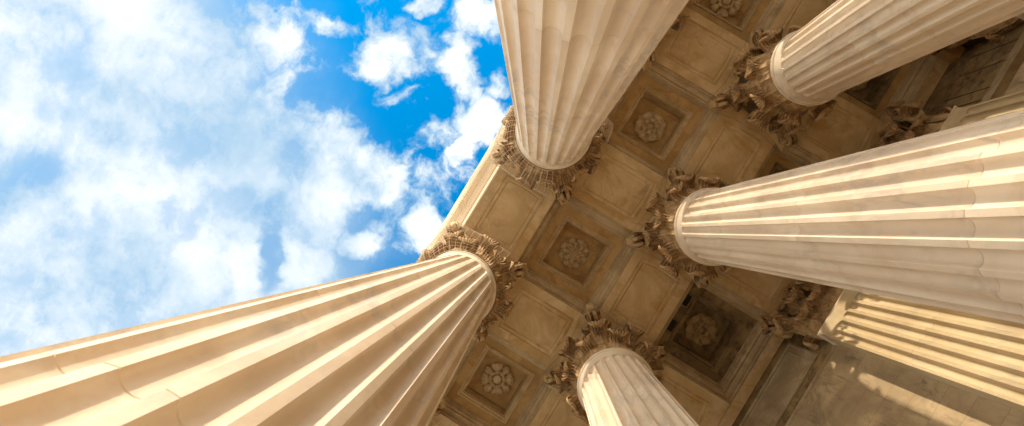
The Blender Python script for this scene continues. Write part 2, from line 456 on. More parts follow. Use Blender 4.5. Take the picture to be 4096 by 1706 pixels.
# ------------------------------------------------------------------ capital parts
def leaf_mesh(name, h, out, curl, w0, w1, parent, mat=None, nl=4, lean=0.012, r0=RT - 0.004):
    """acanthus leaf standing on the bell at angle 0 (local +X), base at z = 0; its tip curls out and down"""
    path = []
    nst = 16; ncu = 16
    for k in range(nst):
        t = k / nst
        path.append((r0 + lean * t + (out - curl) * 0.55 * t ** 2.6, h * 0.93 * t, t * 0.62))
    x0, z0, _ = path[-1]
    r_end = r0 + lean + (out - curl) * 0.55
    cx, cz = r_end + curl, h - curl * 0.9
    for k in range(ncu + 1):
        a = pi - (pi * 1.52) * k / ncu
        rr = curl * (1 - 0.12 * k / ncu)
        path.append((cx + rr * cos(a) + (out - curl) * 0.25 * k / ncu, cz + rr * sin(a) * 0.95, 0.62 + 0.38 * k / ncu))
    nu = 28
    th = 0.009
    def pt(i, j, side):
        x, z, v = path[j]
        s = -1 + 2 * i / nu
        # width along the leaf
        if v < 0.62:
            w = w0 + (w1 - w0) * sin(min(1, v / 0.36) * pi / 2) - w1 * 0.34 * max(0, (v - 0.42) / 0.20) ** 2
        else:
            q = (v - 0.62) / 0.38
            w = w1 * (0.66 + 0.34 * sin(min(1, q / 0.38) * pi / 2)) * sqrt(max(0.02, 1 - max(0, (q - 0.38) / 0.62) ** 2 * 0.95))
        lob = 1 + 0.16 * abs(sin(v * pi * nl)) - 0.08
        wy = w * 0.5 * (lob if abs(s) > 0.6 else 1 + (lob - 1) * abs(s) / 0.6)
        y = wy * s
        # ribs fan out from the midrib
        rib = 0.0036 * cos(s * pi * 6.0) * (0.25 if v < 0.45 else min(1.0, 0.25 + (v - 0.45) * 4))
        mid = 0.007 * exp(-(s * 6) ** 2) if v < 0.6 else 0.002 * exp(-(s * 6) ** 2)
        cup = -0.011 * s * s * (0.5 + 0.5 * v) if v < 0.62 else -0.008 * s * s
        jn = min(j + 1, len(path) - 1); jp = max(j - 1, 0)
        tx = path[jn][0] - path[jp][0]; tz = path[jn][1] - path[jp][1]
        l = sqrt(tx * tx + tz * tz) or 1
        nx, nz = tz / l, -tx / l
        d = rib + mid + cup + (0 if side else -th)
        X = x + nx * d; Z = z + nz * d
        # wrap round the bell
        ang = y / max(X, 0.05)
        return (X * cos(ang), X * sin(ang), Z)
    a = grid(nu, len(path) - 1, lambda i, j: pt(i, j, 1))
    b = grid(nu, len(path) - 1, lambda i, j: pt(i, j, 0))
    V, F = join(a, b)
    n = len(a[0]); W = nu + 1; Hh = len(path)
    for i in range(nu):
        F.append((i, i + 1, n + i + 1, n + i)); t = (Hh - 1) * W
        F.append((t + i, t + i + 1, n + t + i + 1, n + t + i))
    for j in range(Hh - 1):
        F.append((j * W, (j + 1) * W, n + (j + 1) * W, n + j * W))
        F.append((j * W + nu, (j + 1) * W + nu, n + (j + 1) * W + nu, n + j * W + nu))
    return make(name, V, F, mat or M_cap, parent, sharp=50)

def strap(path, width, thick, yoff=0.0, grooves=True):
    """a band following path [(x, z, wscale)] in the XZ plane, its width along Y"""
    sec = [(-1, 0), (-0.78, 1), (-0.45, 0.45), (-0.12, 1), (0.12, 1), (0.45, 0.45), (0.78, 1), (1, 0), (0.8, -1), (-0.8, -1)]
    V = []; F = []; n = len(sec)
    for j, (x, z, ws) in enumerate(path):
        a = path[max(j - 1, 0)]; b = path[min(j + 1, len(path) - 1)]
        tx, tz = b[0] - a[0], b[1] - a[1]; l = sqrt(tx * tx + tz * tz) or 1
        nx, nz = tz / l, -tx / l
        for sy, sn in sec:
            V.append((x + nx * sn * thick * ws, yoff + sy * width * 0.5 * ws, z + nz * sn * thick * ws))
    for j in range(len(path) - 1):
        for k in range(n):
            p = j * n + k; q = j * n + (k + 1) % n
            F.append((p, q, q + n, p + n))
    F.append(tuple(range(n))); F.append(tuple((len(path) - 1) * n + k for k in range(n)))
    return V, F

def volute_mesh(name, parent, x0, z0, x1, ztop, R0, width, turns=1.35, pair=0.0):
    """scroll springing from (x0, z0), rising out to (x1, ztop) and rolling inwards below it"""
    path = []
    n = 12
    cx, cz = x1 - R0, ztop - R0
    for k in range(n):
        t = k / n
        # from the cauliculus sweeping up and out to the top of the scroll
        path.append((x0 + (cx - x0) * t ** 1.25, z0 + (ztop - z0) * sin(t * pi / 2), 0.55 + 0.45 * t))
    m = int(26 * turns)
    for k in range(m + 1):
        a = pi / 2 - 2 * pi * turns * k / m
        r = R0 * (1 - 0.80 * (k / m) ** 0.8)
        path.append((cx + r * cos(a), cz + r * sin(a), 1.0 - 0.25 * k / m))
    if pair:
        a = strap(path, width, 0.008, pair); b = strap(path, width, 0.008, -pair)
        V, F = join(a, b)
    else:
        V, F = strap(path, width, 0.007)
    return make(name, V, F, M_cap, parent, sharp=50)

def abacus_outline(tip, cut, mid, n=10):
    """square with concave sides and cut corners; tip = half extent along axes, cut = corner cut, mid = half extent in the middle"""
    pts = []
    for q in range(4):
        a = q * pi / 2
        p0 = (tip, -(tip - cut)); p1 = (tip, tip - cut)
        for k in range(n + 1):
            t = k / n
            y = p0[1] + (p1[1] - p0[1]) * t
            x = tip - (tip - mid) * (sin(t * pi) ** 0.85 if 0 < t < 1 else 0)
            pts.append((x * cos(a) - y * sin(a), x * sin(a) + y * cos(a)))
    return pts

def fleuron_mesh(parent):
    V, F = [], []
    parts = []
    for k in range(5):
        a = 2 * pi * k / 5
        def f(i, j, a=a):
            u = i / 4 - 0.5; v = j / 4
            r = 0.006 + 0.030 * v; w = 0.034 * sin(pi * (0.15 + 0.75 * v)) * u
            x = 0.014 + 0.016 * sin(v * pi * 0.8)
            yy, zz = r * cos(a) - w * sin(a), r * sin(a) + w * cos(a)
            return (x + abs(u) * 0.01, yy, zz)
        parts.append(grid(4, 4, f))
    # stem behind and centre bud
    parts.append(box(-0.03, 0.016, -0.020, 0.020, -0.018, 0.018))
    parts.append(([(0.022 + 0.012 * cos(b) * 1.0, 0.012 * sin(b) * cos(c), 0.012 * sin(b) * sin(c)) for b in (0.01, 0.6, 1.2, 1.6) for c in [2 * pi * q / 8 for q in range(8)]],
                  [(j * 8 + k, j * 8 + (k + 1) % 8, (j + 1) * 8 + (k + 1) % 8, (j + 1) * 8 + k) for j in range(3) for k in range(8)]))
    # trailing stem below
    parts.append(tube([(0.0, 0, -0.02), (0.005, 0, -0.07), (-0.012, 0, -0.15)], 0.008, 6))
    V, F = join(*parts)
    return make('fleuron', V, F, M_cap, parent, sharp=50)

HC = H2 - H1
ABZ = HC - 0.070
def abacus_mesh(parent, name='abacus'):
    prof = [(0.94, ABZ), (0.94, ABZ + 0.012), (0.955, ABZ + 0.03), (0.975, ABZ + 0.038), (0.975, ABZ + 0.044), (1.0, ABZ + 0.056), (1.0, HC - 0.001)]
    ls = []
    for s, z in prof:
        ls.append([(x * s, y * s, z) for x, y in abacus_outline(0.288, 0.030, 0.215)])
    V, F = loops(ls)
    n = len(ls[0]); F.append(tuple(range(n)))
    return make(name, V, F, M_soffit, parent, sharp=40)

# ------------------------------------------------------------------ the column prototype (things are placed by copying it)
proto = thing('marble_column', 'x', 'column', 'fluted columns of the portico')
def place_children(root): pass
make_shaft_mesh(proto)
V, F = revolve(torus_prof(RR - 0.0115, 0.0115, H1, 10, -pi / 2, pi / 2), 96)
make('astragal', V, F, M_shaft, proto, sharp=60)
# attic base and plinth
prof = [(0.30, 0.075)] + torus_prof(0.268, 0.030, 0.105, 8) + [(0.262, 0.138), (0.258, 0.142)] + \
       [(0.262 - 0.02 * sin(pi * k / 6) - 0.006 * k / 6, 0.142 + 0.028 * k / 6) for k in range(7)] + \
       [(0.255, 0.172)] + torus_prof(0.238, 0.020, 0.193, 8) + [(0.238, 0.217), (0.238, 0.2255), (0.10, 0.2255)]
V, F = revolve(prof, 64)
make('base', V, F, M_shaft, proto)
V, F = box(-0.30, 0.30, -0.30, 0.30, 0.0, 0.0755)
make('plinth', V, F, M_shaft, proto)
# capital: the bell carries leaves, scrolls, abacus and flowers
bell_prof = [(RT - 0.02, -0.011), (RT - 0.012, 0.0), (RT - 0.012, 0.20), (RT - 0.006, 0.32), (RT + 0.006, 0.42), (RT + 0.022, 0.50), (RT + 0.026, ABZ - 0.012),
             (RT + 0.018, ABZ - 0.002), (0.10, ABZ - 0.001)]
V, F = revolve(bell_prof, 48)
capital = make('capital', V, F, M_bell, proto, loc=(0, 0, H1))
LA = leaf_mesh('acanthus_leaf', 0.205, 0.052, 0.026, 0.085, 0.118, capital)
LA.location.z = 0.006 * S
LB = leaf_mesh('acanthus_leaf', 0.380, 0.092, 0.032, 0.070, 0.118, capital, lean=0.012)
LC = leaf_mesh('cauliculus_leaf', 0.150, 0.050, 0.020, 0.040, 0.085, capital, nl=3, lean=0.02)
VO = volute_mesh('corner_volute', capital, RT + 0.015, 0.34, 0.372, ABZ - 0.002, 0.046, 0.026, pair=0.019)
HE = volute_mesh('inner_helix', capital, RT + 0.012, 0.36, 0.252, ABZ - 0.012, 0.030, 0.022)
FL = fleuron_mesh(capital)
FL.location = (0.212 * S, 0, (ABZ + 0.032) * S)
abacus_mesh(capital)
rnd = random.Random(5)
def arc_copies(src, angs, first=True, **kw):
    for i, a in enumerate(angs):
        if i == 0: src.rotation_euler = (0, 0, a)
        else: copy_as(src, capital, rot=(0, 0, a + rnd.uniform(-.025, .025)), scale=(1.0, rnd.uniform(.92, 1.06), rnd.uniform(.96, 1.03)))
arc_copies(LA, [k * pi / 4 + pi / 8 for k in range(8)])
arc_copies(LB, [k * pi / 4 for k in range(8)])
arc_copies(VO, [k * pi / 2 + pi / 4 for k in range(4)])
arc_copies(HE, [k * pi / 2 + s for k in range(4) for s in (-0.17, 0.17)])
# big supporting leaves under the corner scrolls, smaller ones under the helices
LC.location.z = 0.365 * S
arc_copies(LC, [k * pi / 2 + pi / 4 + s for k in range(4) for s in (-0.20, 0.20)])
for k in range(4):
    a = k * pi / 2 + pi / 4
    c = copy_as(LC, capital, loc=(0.055 * cos(a), 0.055 * sin(a), 0.36), rot=(0, 0, a), scale=(1.05, 1.1, 1.1))
# flowers at the middle of each side
for k in range(4):
    a = k * pi / 2
    if k == 0: continue
    copy_as(FL, capital, loc=(0.212 * cos(a), 0.212 * sin(a), ABZ + 0.032), rot=(0, 0, a))

def copy_tree(o, parent=None):
    c = o.copy(); COL.objects.link(c)
    if parent: c.parent = parent
    for ch in list(o.children): copy_tree(ch, c)
    return c
COLS = [((0, 0), 'huge cream fluted column sweeping up from the lower left corner beside the sky'),
        ((1, 0), 'cream fluted column coming down from the top centre, its left edge against the blue sky'),
        ((2, 0), 'column behind the top centre column, only leaf tips of its capital peeking past the shaft'),
        ((-1, 0), 'column hidden behind the lower left shaft, with only its capital corner showing'),
        ((0, 1), 'pale fluted column rising from the bottom edge, sunlit only down its left flutes'),
        ((1, 1), 'thick fluted column crossing the right half, between the two rosette coffers and the sunlit pilaster'),
        ((2, 1), 'fluted column in the upper right corner, in front of the darkest part of the ceiling'),
        ((3, 0), 'front row column beyond the top edge of the view'),
        ((-1, 1), 'inner row column beyond the bottom edge of the view'),
        ((3, 1), 'inner row column beyond the upper right corner of the view'),
        ((4, 0), 'farthest front row column at the end of the portico')]
for n, ((i, j), lab) in enumerate(COLS):
    c = proto if n == 0 else copy_tree(proto)
    c.location = (i * S, j * KY * S, 0)
    tag(c, lab, 'column', 'fluted columns of the portico')
    c.rotation_euler.z = 0

# ------------------------------------------------------------------ pilasters
PW_ = 0.196
def pilaster_shaft(parent):
    z0 = 0.225; nfl = 7; pitch = 0.0548; hw = 0.0195
    rows, za, zb = flute_rows(z0 + 0.045, H1 - 0.105, JOINTS, hw)
    NAp = 12
    us = [sin((-1 + 2 * k / NAp) * pi / 2 * 0.85) / sin(pi / 2 * 0.85) for k in range(NAp + 1)]
    cols = [(-PW_, None)]
    for f in range(nfl):
        c = (f - 3) * pitch
        cols += [(c + u * hw, u) for u in us]
    cols.append((PW_, None))
    V = []
    def row(zf):
        for x, u in cols:
            y, z = zf(x, u); V.append((x, y, z))
    nr = 0
    row(lambda x, u: (0, z0)); nr += 1
    for rw in rows:
        def f(x, u, rw=rw):
            e = 0 if u is None else sqrt(max(0, 1 - u * u))
            if rw[0] == 'mid':
                return (0.0175 * e + (0.002 if rw[2] else 0), rw[1])
            t = rw[1]
            z = (zb + hw * e * t) if rw[0] == 'hi' else (za - hw * e * t)
            return (0.0175 * e * sqrt(max(0, 1 - t * t)), z)
        row(f); nr += 1
    for y, z in ((0, H1 - 0.08), (-0.003, H1 - 0.05), (-0.012, H1 - 0.028), (-0.018, H1 - 0.018), (-0.018, H1 - 0.010)):
        row(lambda x, u, y=y, z=z: (y, z)); nr += 1
    nc = len(cols); F = []
    for j in range(nr - 1):
        for k in range(nc - 1):
            a = j * nc + k; F.append((a, a + 1, a + 1 + nc, a + nc))
    D = YW - YP + 0.05
    side = []
    for s in (-1, 1):
        side.append(([(s * PW_, 0, z0), (s * PW_, D, z0), (s * PW_, D, H1 - 0.01), (s * PW_, 0, H1 - 0.01)], [(0, 1, 2, 3)]))
    V2, F2 = join((V, F), *side)
    return make('shaft', V2, F2, M_pil, parent, sharp=32, merge=2e-6)
pil = thing('marble_pilaster', 'x', 'pilaster', 'fluted pilasters along the wall')
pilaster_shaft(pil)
D = YW - YP + 0.02
def bead(x0, x1, y0, y1, z, r):
    """half-round moulding running round three sides"""
    pts = [(x0, y1, z), (x0, y0, z), (x1, y0, z), (x1, y1, z)]
    ls = []
    for k in range(7):
        a = -pi / 2 + pi * k / 6
        e = r * cos(a)
        ls.append([(x0 - e, y1, z + r * sin(a)), (x0 - e, y0 - e, z + r * sin(a)), (x1 + e, y0 - e, z + r * sin(a)), (x1 + e, y1, z + r * sin(a))])
    V = [p for l in ls for p in l]; F = []
    for j in range(6):
        for k in range(3):
            a = j * 4 + k; F.append((a, a + 1, a + 5, a + 4))
    return V, F
V, F = join(bead(-PW_ - 0.004, PW_ + 0.004, -0.006, D, H1, 0.0115), bead(-PW_ - 0.002, PW_ + 0.002, -0.003, D, H1 - 0.016, 0.005))
make('astragal', V, F, M_shaft, pil)
V, F = join(box(-PW_ - 0.06, PW_ + 0.06, -0.07, D, 0, 0.075), box(-PW_ - 0.045, PW_ + 0.045, -0.05, D, 0.078, 0.13), box(-PW_ - 0.02, PW_ + 0.02, -0.025, D, 0.133, 0.2255))
make('base', V, F, M_shaft, pil)
core_ = box(-PW_ + 0.012, PW_ - 0.012, 0.012, D, -0.008, ABZ)
V, F = core_
pcap = make('capital', V, F, M_bell, pil, loc=(0, 0, H1))
def pl(src, x, y, z, a, scale=None):
    # shift so that the leaf's root (at radius RT along its own axis) sits at (x, y)
    return copy_as(src, pcap, loc=(x - RT * cos(a), y - RT * sin(a), z), rot=(0, 0, a), scale=scale)
A = -pi / 2
for x in (-0.130, 0.0, 0.130): pl(LA, x, 0.008, 0.006, A)
for x in (-0.065, 0.065): pl(LB, x, 0.006, 0, A)
for s in (-1, 1):
    pl(LB, s * (PW_ - 0.01), 0.008, 0, A + s * pi / 4)
    pl(LA, s * (PW_ - 0.008), 0.075, 0.006, A + s * pi / 2, (1, .8, 1))
    pl(LC, s * (PW_ - 0.0), 0.0, 0.36, A + s * pi / 4, (1.2, 1.3, 1.1))
    pl(LC, s * 0.10, 0.004, 0.37, A + s * 0.3)
    a = A + s * pi / 4
    copy_as(VO, pcap, loc=(s * 0.276 - 0.372 * cos(a), -0.080 - 0.372 * sin(a) + 0.0, 0), rot=(0, 0, a))
    pl(HE, s * 0.045, 0.004, 0, A)
copy_as(FL, pcap, loc=(0, -0.030, ABZ + 0.032), rot=(0, 0, A))
# abacus of the pilaster
def pab(s):
    pts = []
    n = 10
    t0 = 0.285 * s; f = -0.085 - (s - 1) * 0.15
    pts.append((-t0 + 0.01, D))
    pts.append((-t0, f + 0.030)); 
    for k in range(n + 1):
        t = k / n; x = -(t0 - 0.03) + 2 * (t0 - 0.03) * t
        pts.append((x, f + 0.066 * (sin(t * pi) ** 0.85 if 0 < t < 1 else 0)))
    pts.append((t0, f + 0.030)); pts.append((t0 - 0.01, D))
    return pts
ls = [[(x, y, z) for x, y in pab(s)] for s, z in ((0.94, ABZ), (0.95, ABZ + 0.02), (0.975, ABZ + 0.036), (0.975, ABZ + 0.044), (1.0, ABZ + 0.056), (1.0, HC - 0.001))]
V, F = loops(ls); F.append(tuple(range(len(ls[0]))))
make('abacus', V, F, M_soffit, pcap, sharp=40)
PIL = [(1, 'golden sunlit pilaster with straight flutes against the block wall at lower right'),
       (2, 'shaded pilaster behind the long right hand column, its dark capital above the column edge'),
       (3, 'dark pilaster capital and shaft in the shadow of the far upper right corner')]
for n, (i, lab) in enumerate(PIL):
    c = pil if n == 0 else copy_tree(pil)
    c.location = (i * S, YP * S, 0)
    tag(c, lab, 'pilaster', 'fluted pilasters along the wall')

# ------------------------------------------------------------------ ceiling beams
def panel_outline(hx, hy, bow, n=8):
    """rectangle whose short ends (at +-hx) are gently bowed outwards"""
    pts = []
    for k in range(n + 1):
        t = -1 + 2 * k / n; pts.append((hx + bow * (1 - t * t), hy * t))
    for k in range(n + 1):
        t = 1 - 2 * k / n; pts.append((-hx - bow * (1 - t * t), hy * t))
    return pts
def beam(name, length, hw, label, cx, cy, along, plx=0.205, ply=0.142, mat=M_soffit, parent=None, group='coffered ceiling beams', panel=True):
    root = parent or thing(name, label, 'ceiling beam', group, loc=(cx, cy, H2), )
    rz = 0 if along == 'x' else pi / 2
    body = []
    outer = panel_outline(length / 2, hw, 0)
    seq = [(outer, 0.34), (outer, 0.0)]
    V, F = loops([[(x, y, z) for x, y in o] for o, z in seq], cap=False)
    n = len(outer)
    if panel:
        po = panel_outline(plx, ply, 0.010)
        l0 = [(x, y, 0) for x, y in outer]; l1 = [(x, y, 0) for x, y in po]
        V2, F2 = loops([l0, l1], cap=False)
        b = make('soffit', *join((V, F), (V2, F2)), mat, root, rot=(0, 0, rz))
        seq = []
        for ins, z in ((0, 0.0), (0.001, 0.0065), (0.006, 0.0065), (0.0085, 0.0035), (0.020, 0.0015), (0.0275, 0.005), (0.030, 0.0085), (0.034, 0.0085), (0.036, 0.0045)):
            seq.append([(x, y, z) for x, y in panel_outline(plx - ins, ply - ins, 0.010)])
        make('sunken_panel', *loops(seq), mat, root, rot=(0, 0, rz), sharp=20)
    else:
        make('soffit', *join((V, F), loops([[(x, y, 0) for x, y in outer]])), mat, root, rot=(0, 0, rz))
    return root
def crossing(i, yy, hy=HW):
    pass
names_x = {(0, 0): 'outer ceiling beam between the two front columns, covered with bird netting beside the sky',
           (1, 0): 'outer ceiling beam hidden behind the top centre column',
           (0, 1): 'inner ceiling beam from the bottom column to the thick right hand column',
           (1, 1): 'inner ceiling beam between the thick right hand column and the upper right column',
           (2, 1): 'inner ceiling beam in the top right, beyond the upper right column, orange stained',
           (-1, 0): 'outer ceiling beam behind the lower left column', (-1, 1): 'inner ceiling beam under the bottom edge, left of the bottom column',
           (2, 0): 'outer ceiling beam beyond the top edge', (3, 0): 'outer ceiling beam at the far end of the portico', (3, 1): 'inner ceiling beam at the far end of the portico'}
for (i, j), lab in names_x.items():
    beam('ceiling_beam', 1.0, HW, lab, i + 0.5, j * KY, 'x')
names_y = {(0, 0): 'cross beam from the lower left column to the bottom column, between two rosette coffers',
           (1, 0): 'cross beam from the top centre column to the thick right hand column',
           (2, 0): 'orange stained cross beam leading to the upper right column, left of its capital',
           (0, 1): 'cross beam from the bottom column back to the wall, below the dark coffer',
           (1, 1): 'cross beam from the thick right hand column to the sunlit pilaster capital',
           (2, 1): 'cross beam from the upper right column to the shaded pilaster',
           (-1, 0): 'cross beam behind the lower left shaft near the bottom edge', (3, 0): 'cross beam beyond the top right of the view',
           (-1, 1): 'cross beam by the wall beyond the bottom edge', (3, 1): 'cross beam by the wall in the far upper right corner', (4, 0): 'front cross beam at the far end', (4, 1): 'rear cross beam at the far end'}
for (i, j), lab in names_y.items():
    if j == 0: beam('ceiling_beam', KY - 2 * HW - 0.002, HW - 0.0005, lab, i, KY / 2, 'y', 0.195)
    else:
        y0, y1 = KY + HW + 0.001, YP + 0.02
        beam('ceiling_beam', y1 - y0, HW - 0.0005, lab, i, (y0 + y1) / 2, 'y', 0.19)

# ------------------------------------------------------------------ coffers and rosettes
def sq(hx, hy, z): return [(hx, hy, z), (-hx, hy, z), (-hx, -hy, z), (hx, -hy, z)]
def coffer(label, cx, cy, hy_, vents=False, rear=False):
    MM = M_shaded if rear else M_frame; MF = M_shaded if rear else M_field
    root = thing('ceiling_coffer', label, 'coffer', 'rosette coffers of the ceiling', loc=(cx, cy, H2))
    ox = 0.5 - HW; oy = hy_
    sx = ox / 0.302; sy = oy / 0.302
    def L(prof, cap=False):
        ls = [sq(a * sx, a * sy, z) for a, z in prof]
        return loops(ls, cap)
    crown = [(0.3017, -0.0006), (0.3012, 0.028), (0.2945, 0.030), (0.2945, 0.040)] + [(0.2945 - 0.022 * (1 - cos(k / 6 * pi / 2)), 0.040 + 0.034 * sin(k / 6 * pi / 2)) for k in range(1, 7)] + \
            [(0.2680, 0.075), (0.2680, 0.100)] + [(0.2680 - 0.018 * sin(k / 6 * pi / 2), 0.100 + 0.036 * (1 - cos(k / 6 * pi / 2))) for k in range(1, 7)] + \
            [(0.2450, 0.138), (0.2450, 0.160), (0.2405, 0.162), (0.2405, 0.176)]
    make('crown_moulding', *L(crown), M_mould, root, sharp=25)
    make('field', *L([(0.2405, 0.176), (0.1880, 0.176)]), M_shaded if vents else M_field, root)
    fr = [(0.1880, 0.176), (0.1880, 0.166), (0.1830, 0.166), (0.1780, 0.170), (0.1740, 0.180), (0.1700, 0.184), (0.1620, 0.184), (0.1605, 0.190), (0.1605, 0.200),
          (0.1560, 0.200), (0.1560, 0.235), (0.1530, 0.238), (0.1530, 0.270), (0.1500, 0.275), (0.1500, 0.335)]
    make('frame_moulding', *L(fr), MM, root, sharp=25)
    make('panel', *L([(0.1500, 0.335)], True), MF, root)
    if vents:
        for x in (0.115, -0.075):
            v = join(box(x - 0.040, x + 0.040, -0.262, -0.196, 0.168, 0.1765))
            fv = make('vent_frame', *loops([[(x + a * 0.046, -0.229 + b * 0.038, z) for a, b in ((1, 1), (-1, 1), (-1, -1), (1, -1))] for z in (0.1755, 0.164)] +
                      [[(x + a * 0.038, -0.229 + b * 0.030, z) for a, b in ((1, 1), (-1, 1), (-1, -1), (1, -1))] for z in (0.164, 0.1745)], cap=False), M_shaded, root)
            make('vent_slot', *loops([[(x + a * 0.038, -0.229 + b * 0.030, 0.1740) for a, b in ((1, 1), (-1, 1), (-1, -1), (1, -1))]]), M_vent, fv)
    return root
def petal(name, parent, r0, r1, w, z0, dome, ribs=0, notch=0, tipcurl=0.0, taper=1.0, a0=0.0, count=8, mat=None):
    """a ring of cupped petals as separate meshes; z grows downwards from the panel"""
    nu, nv = 12, 10
    def f(i, j, top=True):
        s = -1 + 2 * i / nu; v = j / nv
        shp = sin(pi * min(1, 0.16 + 0.84 * v ** taper * 0.80))
        shp = max(0.02, (0.35 + 0.65 * sin(pi * 0.5 * min(1, v * 1.5))) * (sqrt(max(0.0, 1 - ((v - 0.62) / 0.38) ** 2)) if v > 0.62 else 1))
        sc = 1 + notch * (abs(sin(v * pi * 3.5)) - 0.5)
        y = s * w * 0.5 * shp * sc
        x = r0 + (r1 - r0) * v + (notch * 0.006 * abs(cos(s * pi * 2.5)) if v > 0.9 else 0)
        z = z0 + 1.5 * dome * sin(pi * (0.12 + 0.80 * v)) * (1 - 0.75 * s * s) + tipcurl * v * v + (0.0030 * cos(s * pi * ribs) * v if ribs else 0) - 0.004 * exp(-(s * 7) ** 2)
        return (x, y, -z)
    V, F = grid(nu, nv, f)
    # skirt so that the petal is solid back to the panel
    rim = [i for i in range(nu + 1)] + [j * (nu + 1) + nu for j in range(1, nv + 1)] + [nv * (nu + 1) + i for i in range(nu - 1, -1, -1)] + [j * (nu + 1) for j in range(nv - 1, 0, -1)]
    b = len(V); V += [(V[k][0], V[k][1], 0.0) if True else 0 for k in rim]
    m = len(rim)
    V = V[:b] + [(V[k][0] * 0.985, V[k][1] * 0.96, -max(0.0, (-V[k][2]) - 0.012)) for k in rim]
    for k in range(m): F.append((rim[k], rim[(k + 1) % m], b + (k + 1) % m, b + k))
    o = make(name, V, F, mat or M_rose, parent, sharp=55, rot=(0, 0, a0))
    for k in range(1, count): copy_as(o, parent, rot=(0, 0, a0 + 2 * pi * k / count))
    return o
def dome_mesh(r, h, lobes=0, z=0.0, x=0.0, y=0.0, n=24, m=6):
    V = []; F = []
    for j in range(m + 1):
        b = pi / 2 * j / m
        for k in range(n):
            a = 2 * pi * k / n
            q = r * cos(b) * (1 + (0.16 * abs(cos(lobes * a / 2)) - 0.1 if lobes else 0)) * (1 if j < m else 0.02)
            V.append((x + q * cos(a), y + q * sin(a), -(z + h * sin(b) * (1 - (0.12 * (1 - abs(cos(lobes * a / 2))) * cos(b) if lobes else 0)))))
    for j in range(m):
        for k in range(n):
            a = j * n + k; c = j * n + (k + 1) % n
            F.append((a, c, c + n, a + n))
    F.append(tuple(m * n + k for k in range(n)))
    return V, F
def ring_mesh(R0, r, z):
    prof = [(R0 + r * cos(a), -(z + r * sin(a))) for a in [2 * pi * k / 10 for k in range(11)]]
    return revolve(prof, 40)
def rosette(co, kind, rot=0.0, M_rose=M_rose):
    z = 0.335
    def petal_(*a, **k): return petal(*a, mat=M_rose, **k)
    if kind == 'lotus':
        V, F = join(dome_mesh(0.016, 0.016, 6, 0.055), ring_mesh(0.0185, 0.0035, 0.064), dome_mesh(0.030, 0.060, 0, 0.0), ring_mesh(0.026, 0.0025, 0.058))
        ro = make('rosette', V, F, M_rose, co, loc=(0, 0, z), rot=(0, 0, rot), sharp=50)
        petal_('outer_petal', ro, 0.040, 0.108, 0.066, 0.002, 0.017, 0, 0, 0.004, count=8)
        petal_('middle_petal', ro, 0.034, 0.080, 0.040, 0.030, 0.014, 0, 0, 0.002, a0=pi / 8, count=8)
        petal_('inner_petal', ro, 0.026, 0.054, 0.018, 0.052, 0.008, 0, 0, 0, count=14)
        for k in range(8):
            a = 2 * pi * (k + 0.5) / 8
            if k % 1 == 0:
                P_ = [dome_mesh(0.0065, 0.010, 0, 0.018, 0.094 * cos(a) + 0.0085 * cos(q * 2 * pi / 5), 0.094 * sin(a) + 0.0085 * sin(q * 2 * pi / 5), 10, 3) for q in range(5)]
                P_.append(dome_mesh(0.006, 0.014, 0, 0.020, 0.094 * cos(a), 0.094 * sin(a), 10, 3))
                if k % 2 == 0 or k in (3,): make('berry_cluster', *join(*P_), M_rose, ro)
    elif kind == 'leafy':
        V, F = join(dome_mesh(0.014, 0.010, 5, 0.044), ring_mesh(0.0325, 0.0045, 0.046), dome_mesh(0.031, 0.046, 0, 0.0))
        ro = make('rosette', V, F, M_rose, co, loc=(0, 0, z), rot=(0, 0, rot), sharp=50)
        petal_('outer_petal', ro, 0.030, 0.112, 0.062, 0.006, 0.010, 3, 0.10, 0.0, a0=pi / 6, count=6)
        petal_('broad_petal', ro, 0.034, 0.106, 0.074, 0.015, 0.018, 4, 0.07, 0.006, count=6)
        petal_('inner_petal', ro, 0.026, 0.060, 0.040, 0.032, 0.014, 2, 0.12, 0.004, a0=pi / 6, count=6)
        for k in range(6):
            a = 2 * pi * k / 6
            make('bud', *dome_mesh(0.0085, 0.026, 0, 0.024, 0.060 * cos(a), 0.060 * sin(a), 12, 4), M_rose, ro)
    else:
        V, F = join(dome_mesh(0.030, 0.012, 8, 0.036), dome_mesh(0.034, 0.036, 0, 0.0))
        ro = make('rosette', V, F, M_rose, co, loc=(0, 0, z), rot=(0, 0, rot), sharp=50)
        petal_('acanthus_petal', ro, 0.045, 0.112, 0.078, 0.012, 0.016, 6, 0.12, 0.0, a0=pi / 4, count=4)
        petal_('smooth_petal', ro, 0.050, 0.116, 0.056, 0.018, 0.024, 3, 0, 0.002, count=4)
        make('collar', *join(ring_mesh(0.050, 0.009, 0.034), ring_mesh(0.040, 0.004, 0.032)), M_rose, ro)
        petal_('inner_petal', ro, 0.036, 0.057, 0.024, 0.040, 0.010, 0, 0.05, 0.0, a0=pi / 8, count=8)
    return ro
hy0 = KY / 2 - HW
hy1 = (YP + 0.022 - KY - HW) / 2
cy1 = (YP + 0.022 + KY + HW) / 2
